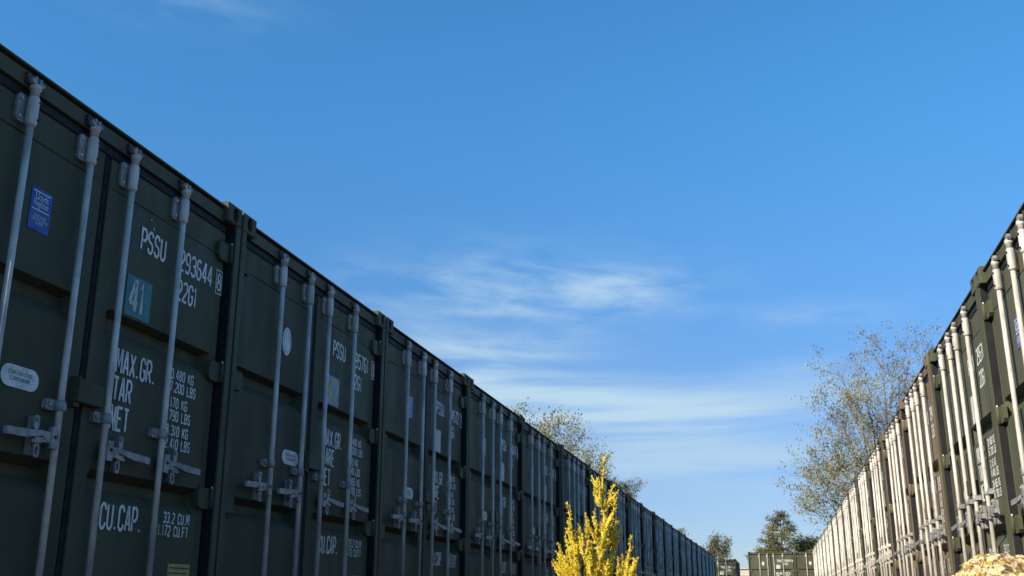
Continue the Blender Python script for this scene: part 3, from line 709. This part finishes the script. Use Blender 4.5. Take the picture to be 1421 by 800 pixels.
# ------------------------------------------------------------------ golden cypress in the foreground
def sprig(lf, c, dr, ln, rad):
    """one scale-leaf shoot: a thin four-sided spindle"""
    a = dr.orthogonal().normalized() * rad; b = dr.cross(a)
    m_ = c + dr * ln * .45
    lf.add([c, m_ + a, m_ + b, m_ - a, m_ - b, c + dr * ln], [(0, 2, 1), (0, 3, 2), (0, 4, 3), (0, 1, 4), (1, 2, 5), (2, 3, 5), (3, 4, 5), (4, 1, 5)])
def golden_cypress(base, h):
    rr = random.Random(21); tk = MB(); lf = MB()
    PXM = 1 / 552.0                                       # metres per photo pixel at the plant
    def tuft(pts, wid):
        """dress a shoot with side sprays that shorten to the tip"""
        P = [Vector(p) for p in pts]; L = sum((P[i + 1] - P[i]).length for i in range(len(P) - 1))
        ph = rr.uniform(0, 6)
        m_ = max(6, int(L / .006)); cp = []; cr = []
        for k in range(m_ + 1):
            f = k / m_; q = f * (len(P) - 1); i = min(int(q), len(P) - 2); cp.append(P[i].lerp(P[i + 1], q - i))
            cr.append(wid * (.34 - .26 * f ** 1.5) * (.65 + .5 * abs(math.sin(f * L * 190 + ph))) * rr.uniform(.7, 1.3))
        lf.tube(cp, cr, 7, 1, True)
        n = int(L / .0017)
        for k in range(n):
            f = (k + rr.random()) / n; q = f * (len(P) - 1); i = min(int(q), len(P) - 2); p = P[i].lerp(P[i + 1], q - i); ax = (P[i + 1] - P[i]).normalized()
            a = rr.uniform(0, 2 * math.pi); o = Quaternion(ax, a) @ ax.orthogonal().normalized()
            ww = wid * (1 - .42 * f) * (.58 + .55 * abs(math.sin(f * L * 190 + ph)))
            dr = (o * rr.uniform(.45, .95) + ax * rr.uniform(.6, 1.1)).normalized()
            for j in range(4):
                d2 = (dr + Vector((rr.gauss(0, .35), rr.gauss(0, .35), rr.gauss(0, .35)))).normalized()
                sprig(lf, p + o * ww * rr.uniform(.10, .40), d2, ww * rr.uniform(.45, .85), ww * .085)
        for j in range(4): sprig(lf, P[-1], ((P[-1] - P[-2]).normalized() + Vector((rr.gauss(0, .25), rr.gauss(0, .25), 0))).normalized(), wid * .7, wid * .1)
    def shoot(p, tip, wid, bow=.0, sub=0, n=6):
        p, tip = Vector(p), Vector(tip); pts = []
        for i in range(n + 1):
            f = i / n; q = p.lerp(tip, f); q += Vector(((tip.x - p.x) * bow * (math.sin(f * math.pi)), (tip.y - p.y) * bow * math.sin(f * math.pi), 0)); q += Vector((rr.gauss(0, .0022), rr.gauss(0, .0022), 0)); pts.append(q)
        tk.tube(pts, [.0035 * (1 - .8 * i / n) + .0005 for i in range(n + 1)], 5, 0, False); tuft(pts, wid)
        for k in range(sub):
            f = rr.uniform(.25, .85); q = pts[int(f * n)]; ax = (tip - p).normalized(); o = Quaternion(ax, rr.uniform(0, 6.28)) @ ax.orthogonal().normalized()
            ln = rr.uniform(.018, .045) * (1.3 - f); tuft([q, q + (o * .6 + ax * .7) * ln * .5, q + (o * .55 + ax * 1.1) * ln], wid * .72)
    # shoot tips measured as offsets (m) from the leader's foot at the height of the camera
    def at(px, py): return ((px - 834) * PXM, (838 - py) * PXM)
    zc = h - (838 - 641) * PXM                            # height of the horizon line on the plant
    def P(px, py, y): a, b = at(px, py); return Vector((a, y, zc + b))
    lead = [(838, 640, 0), (836, 680, 0), (835, 720, .003), (834, 760, .002), (832, 800, 0)]
    shoot(P(832, 870, 0), P(837.5, 641, 0), .0140, 0, 10, 14)
    main = [(849, 679, 836, 712, .004), (855, 698, 836, 742, -.012), (853, 722, 836, 760, .02), (825, 668, 836, 690, .01), (826, 682, 836, 706, -.01), (790, 703, 803, 800, -.015), (800, 731, 800, 775, .01), (822, 710, 828, 775, .03), (814, 718, 826, 790, -.03),
            (807, 737, 820, 810, -.045), (783, 745, 800, 800, .02), (778, 757, 796, 812, -.03), (772, 770, 790, 830, .0), (771, 790, 790, 850, .03),
            (874, 748, 858, 815, -.005), (860, 771, 848, 825, .03), (877, 778, 860, 830, -.03), (845, 765, 834, 815, .04), (815, 760, 822, 825, .05),
            (850, 740, 838, 790, .03), (865, 790, 846, 850, .05), (800, 770, 812, 835, -.06), (838, 745, 830, 800, -.05), (824, 770, 826, 830, -.07), (790, 775, 808, 840, -.05), (845, 785, 838, 850, -.06), (872, 795, 850, 860, .01), (809, 790, 815, 850, .06), (785, 800, 800, 860, .05)]
    for tx, ty, bx_, by, dy in main: shoot(P(bx_, by, dy * .4), P(tx, ty, dy), .0148, .12, 5 if ty > 700 else 3)
    # the hidden lower body, a narrow cone of upright sprays down to the soil
    for k in range(110):
        z = rr.uniform(.05, zc - .015) if k < 84 else rr.uniform(zc - .06, zc + .03)
        a = rr.uniform(0, 6.283); rad = .075 + .07 * max(0, 1 - z / zc) ** .6
        p = Vector((rr.uniform(.0, .03) * math.cos(a), rr.uniform(.0, .03) * math.sin(a), max(.02, z - .05))); tp = Vector((rad * math.cos(a), rad * math.sin(a), z + rr.uniform(.03, .08)))
        shoot(p, tp, .014, .1, 2, 4)
    tk.tube([(0, 0, -.02), (.002, .001, h * .5), (0, 0, zc)], [.012, .009, .006], 8, 0, False)
    t = empty('golden_cypress', base); link('trunk', tk.mesh('trunk', M['bark']), t); link('foliage', lf.mesh('foliage', [M['gold'], M['gold_inner']]), t); return t
cy = golden_cypress((-.411, 2.60, gz(-.411, 2.6)), .698 - gz(-.411, 2.6) + .002)
tag(cy, 'bright golden yellow cypress with upright feathery shoots in front of the dark left row', 'shrub')

# ------------------------------------------------------------------ rounded cream shrub, lower right
def cream_shrub(base):
    rr = random.Random(9); tk = MB(); lf = MB()
    lobes = [((-.015, .0, .385), .075), ((.045, .03, .375), .080), ((.10, -.01, .355), .085), ((-.03, .08, .34), .09), ((.03, -.07, .33), .085), ((.09, .09, .34), .09), ((.02, .02, .26), .13), ((.06, .0, .18), .13), ((-.02, .0, .24), .12), ((.01, .03, .14), .11), ((.05, -.05, .22), .11)]
    for (c, rad) in lobes:
        c = Vector(c) + Vector((.012, 0, .038)); tk.tube([(.03 + rr.uniform(-.02, .02), rr.uniform(-.02, .02), -.02), c * .6 + Vector((.01, 0, 0)), c], [.006, .004, .002], 5, 0, False)
        core = bmesh.new(); bmesh.ops.create_icosphere(core, subdivisions=3, radius=rad * .82)
        lf.add([c + v.co * rr.uniform(.93, 1.07) for v in core.verts], [tuple(v.index for v in f.verts) for f in core.faces], 0, False); core.free()
        for k in range(int(2000 * (rad / .08) ** 2)):
            o = Vector((rr.gauss(0, 1), rr.gauss(0, 1), rr.gauss(.25, 1))).normalized(); p = c + o * rad * rr.uniform(.72, 1.03)
            nrm = (o + Vector((rr.gauss(0, .45), rr.gauss(0, .45), rr.gauss(0, .45)))).normalized(); t_ = Quaternion(nrm, rr.uniform(0, 6.28)) @ nrm.orthogonal().normalized(); b = nrm.cross(t_)
            s_ = rr.uniform(.0055, .0095); tilt = (o * rr.uniform(.2, .9) + t_).normalized(); b = tilt.cross(o); b = b.normalized() if b.length > .05 else t_.orthogonal().normalized(); n2 = b.cross(tilt)
            lf.add([p - tilt * s_ * .6, p - b * s_ * .48 + n2 * s_ * .12, p + b * s_ * .48 + n2 * s_ * .12, p + tilt * s_ * .55 - b * s_ * .40 + n2 * s_ * .1, p + tilt * s_ * .55 + b * s_ * .40 + n2 * s_ * .1, p + tilt * s_ * 1.2 - n2 * s_ * .25, p + n2 * s_ * -.02],
                   [(0, 1, 6), (0, 6, 2), (1, 3, 6), (6, 4, 2), (3, 5, 6), (6, 5, 4)], 0 if rr.random() < .88 else 1, True)
    t = empty('flowering_shrub', base); link('stems', tk.mesh('stems', M['bark']), t); link('foliage', lf.mesh('foliage', [M['petal'], M['leaf_lime']]), t); return t
sx_ = .40
tag(cream_shrub((sx_, 2.2, gz(sx_, 2.2))), 'rounded cream and yellow shrub top at the lower right, in front of the sunlit row', 'shrub')
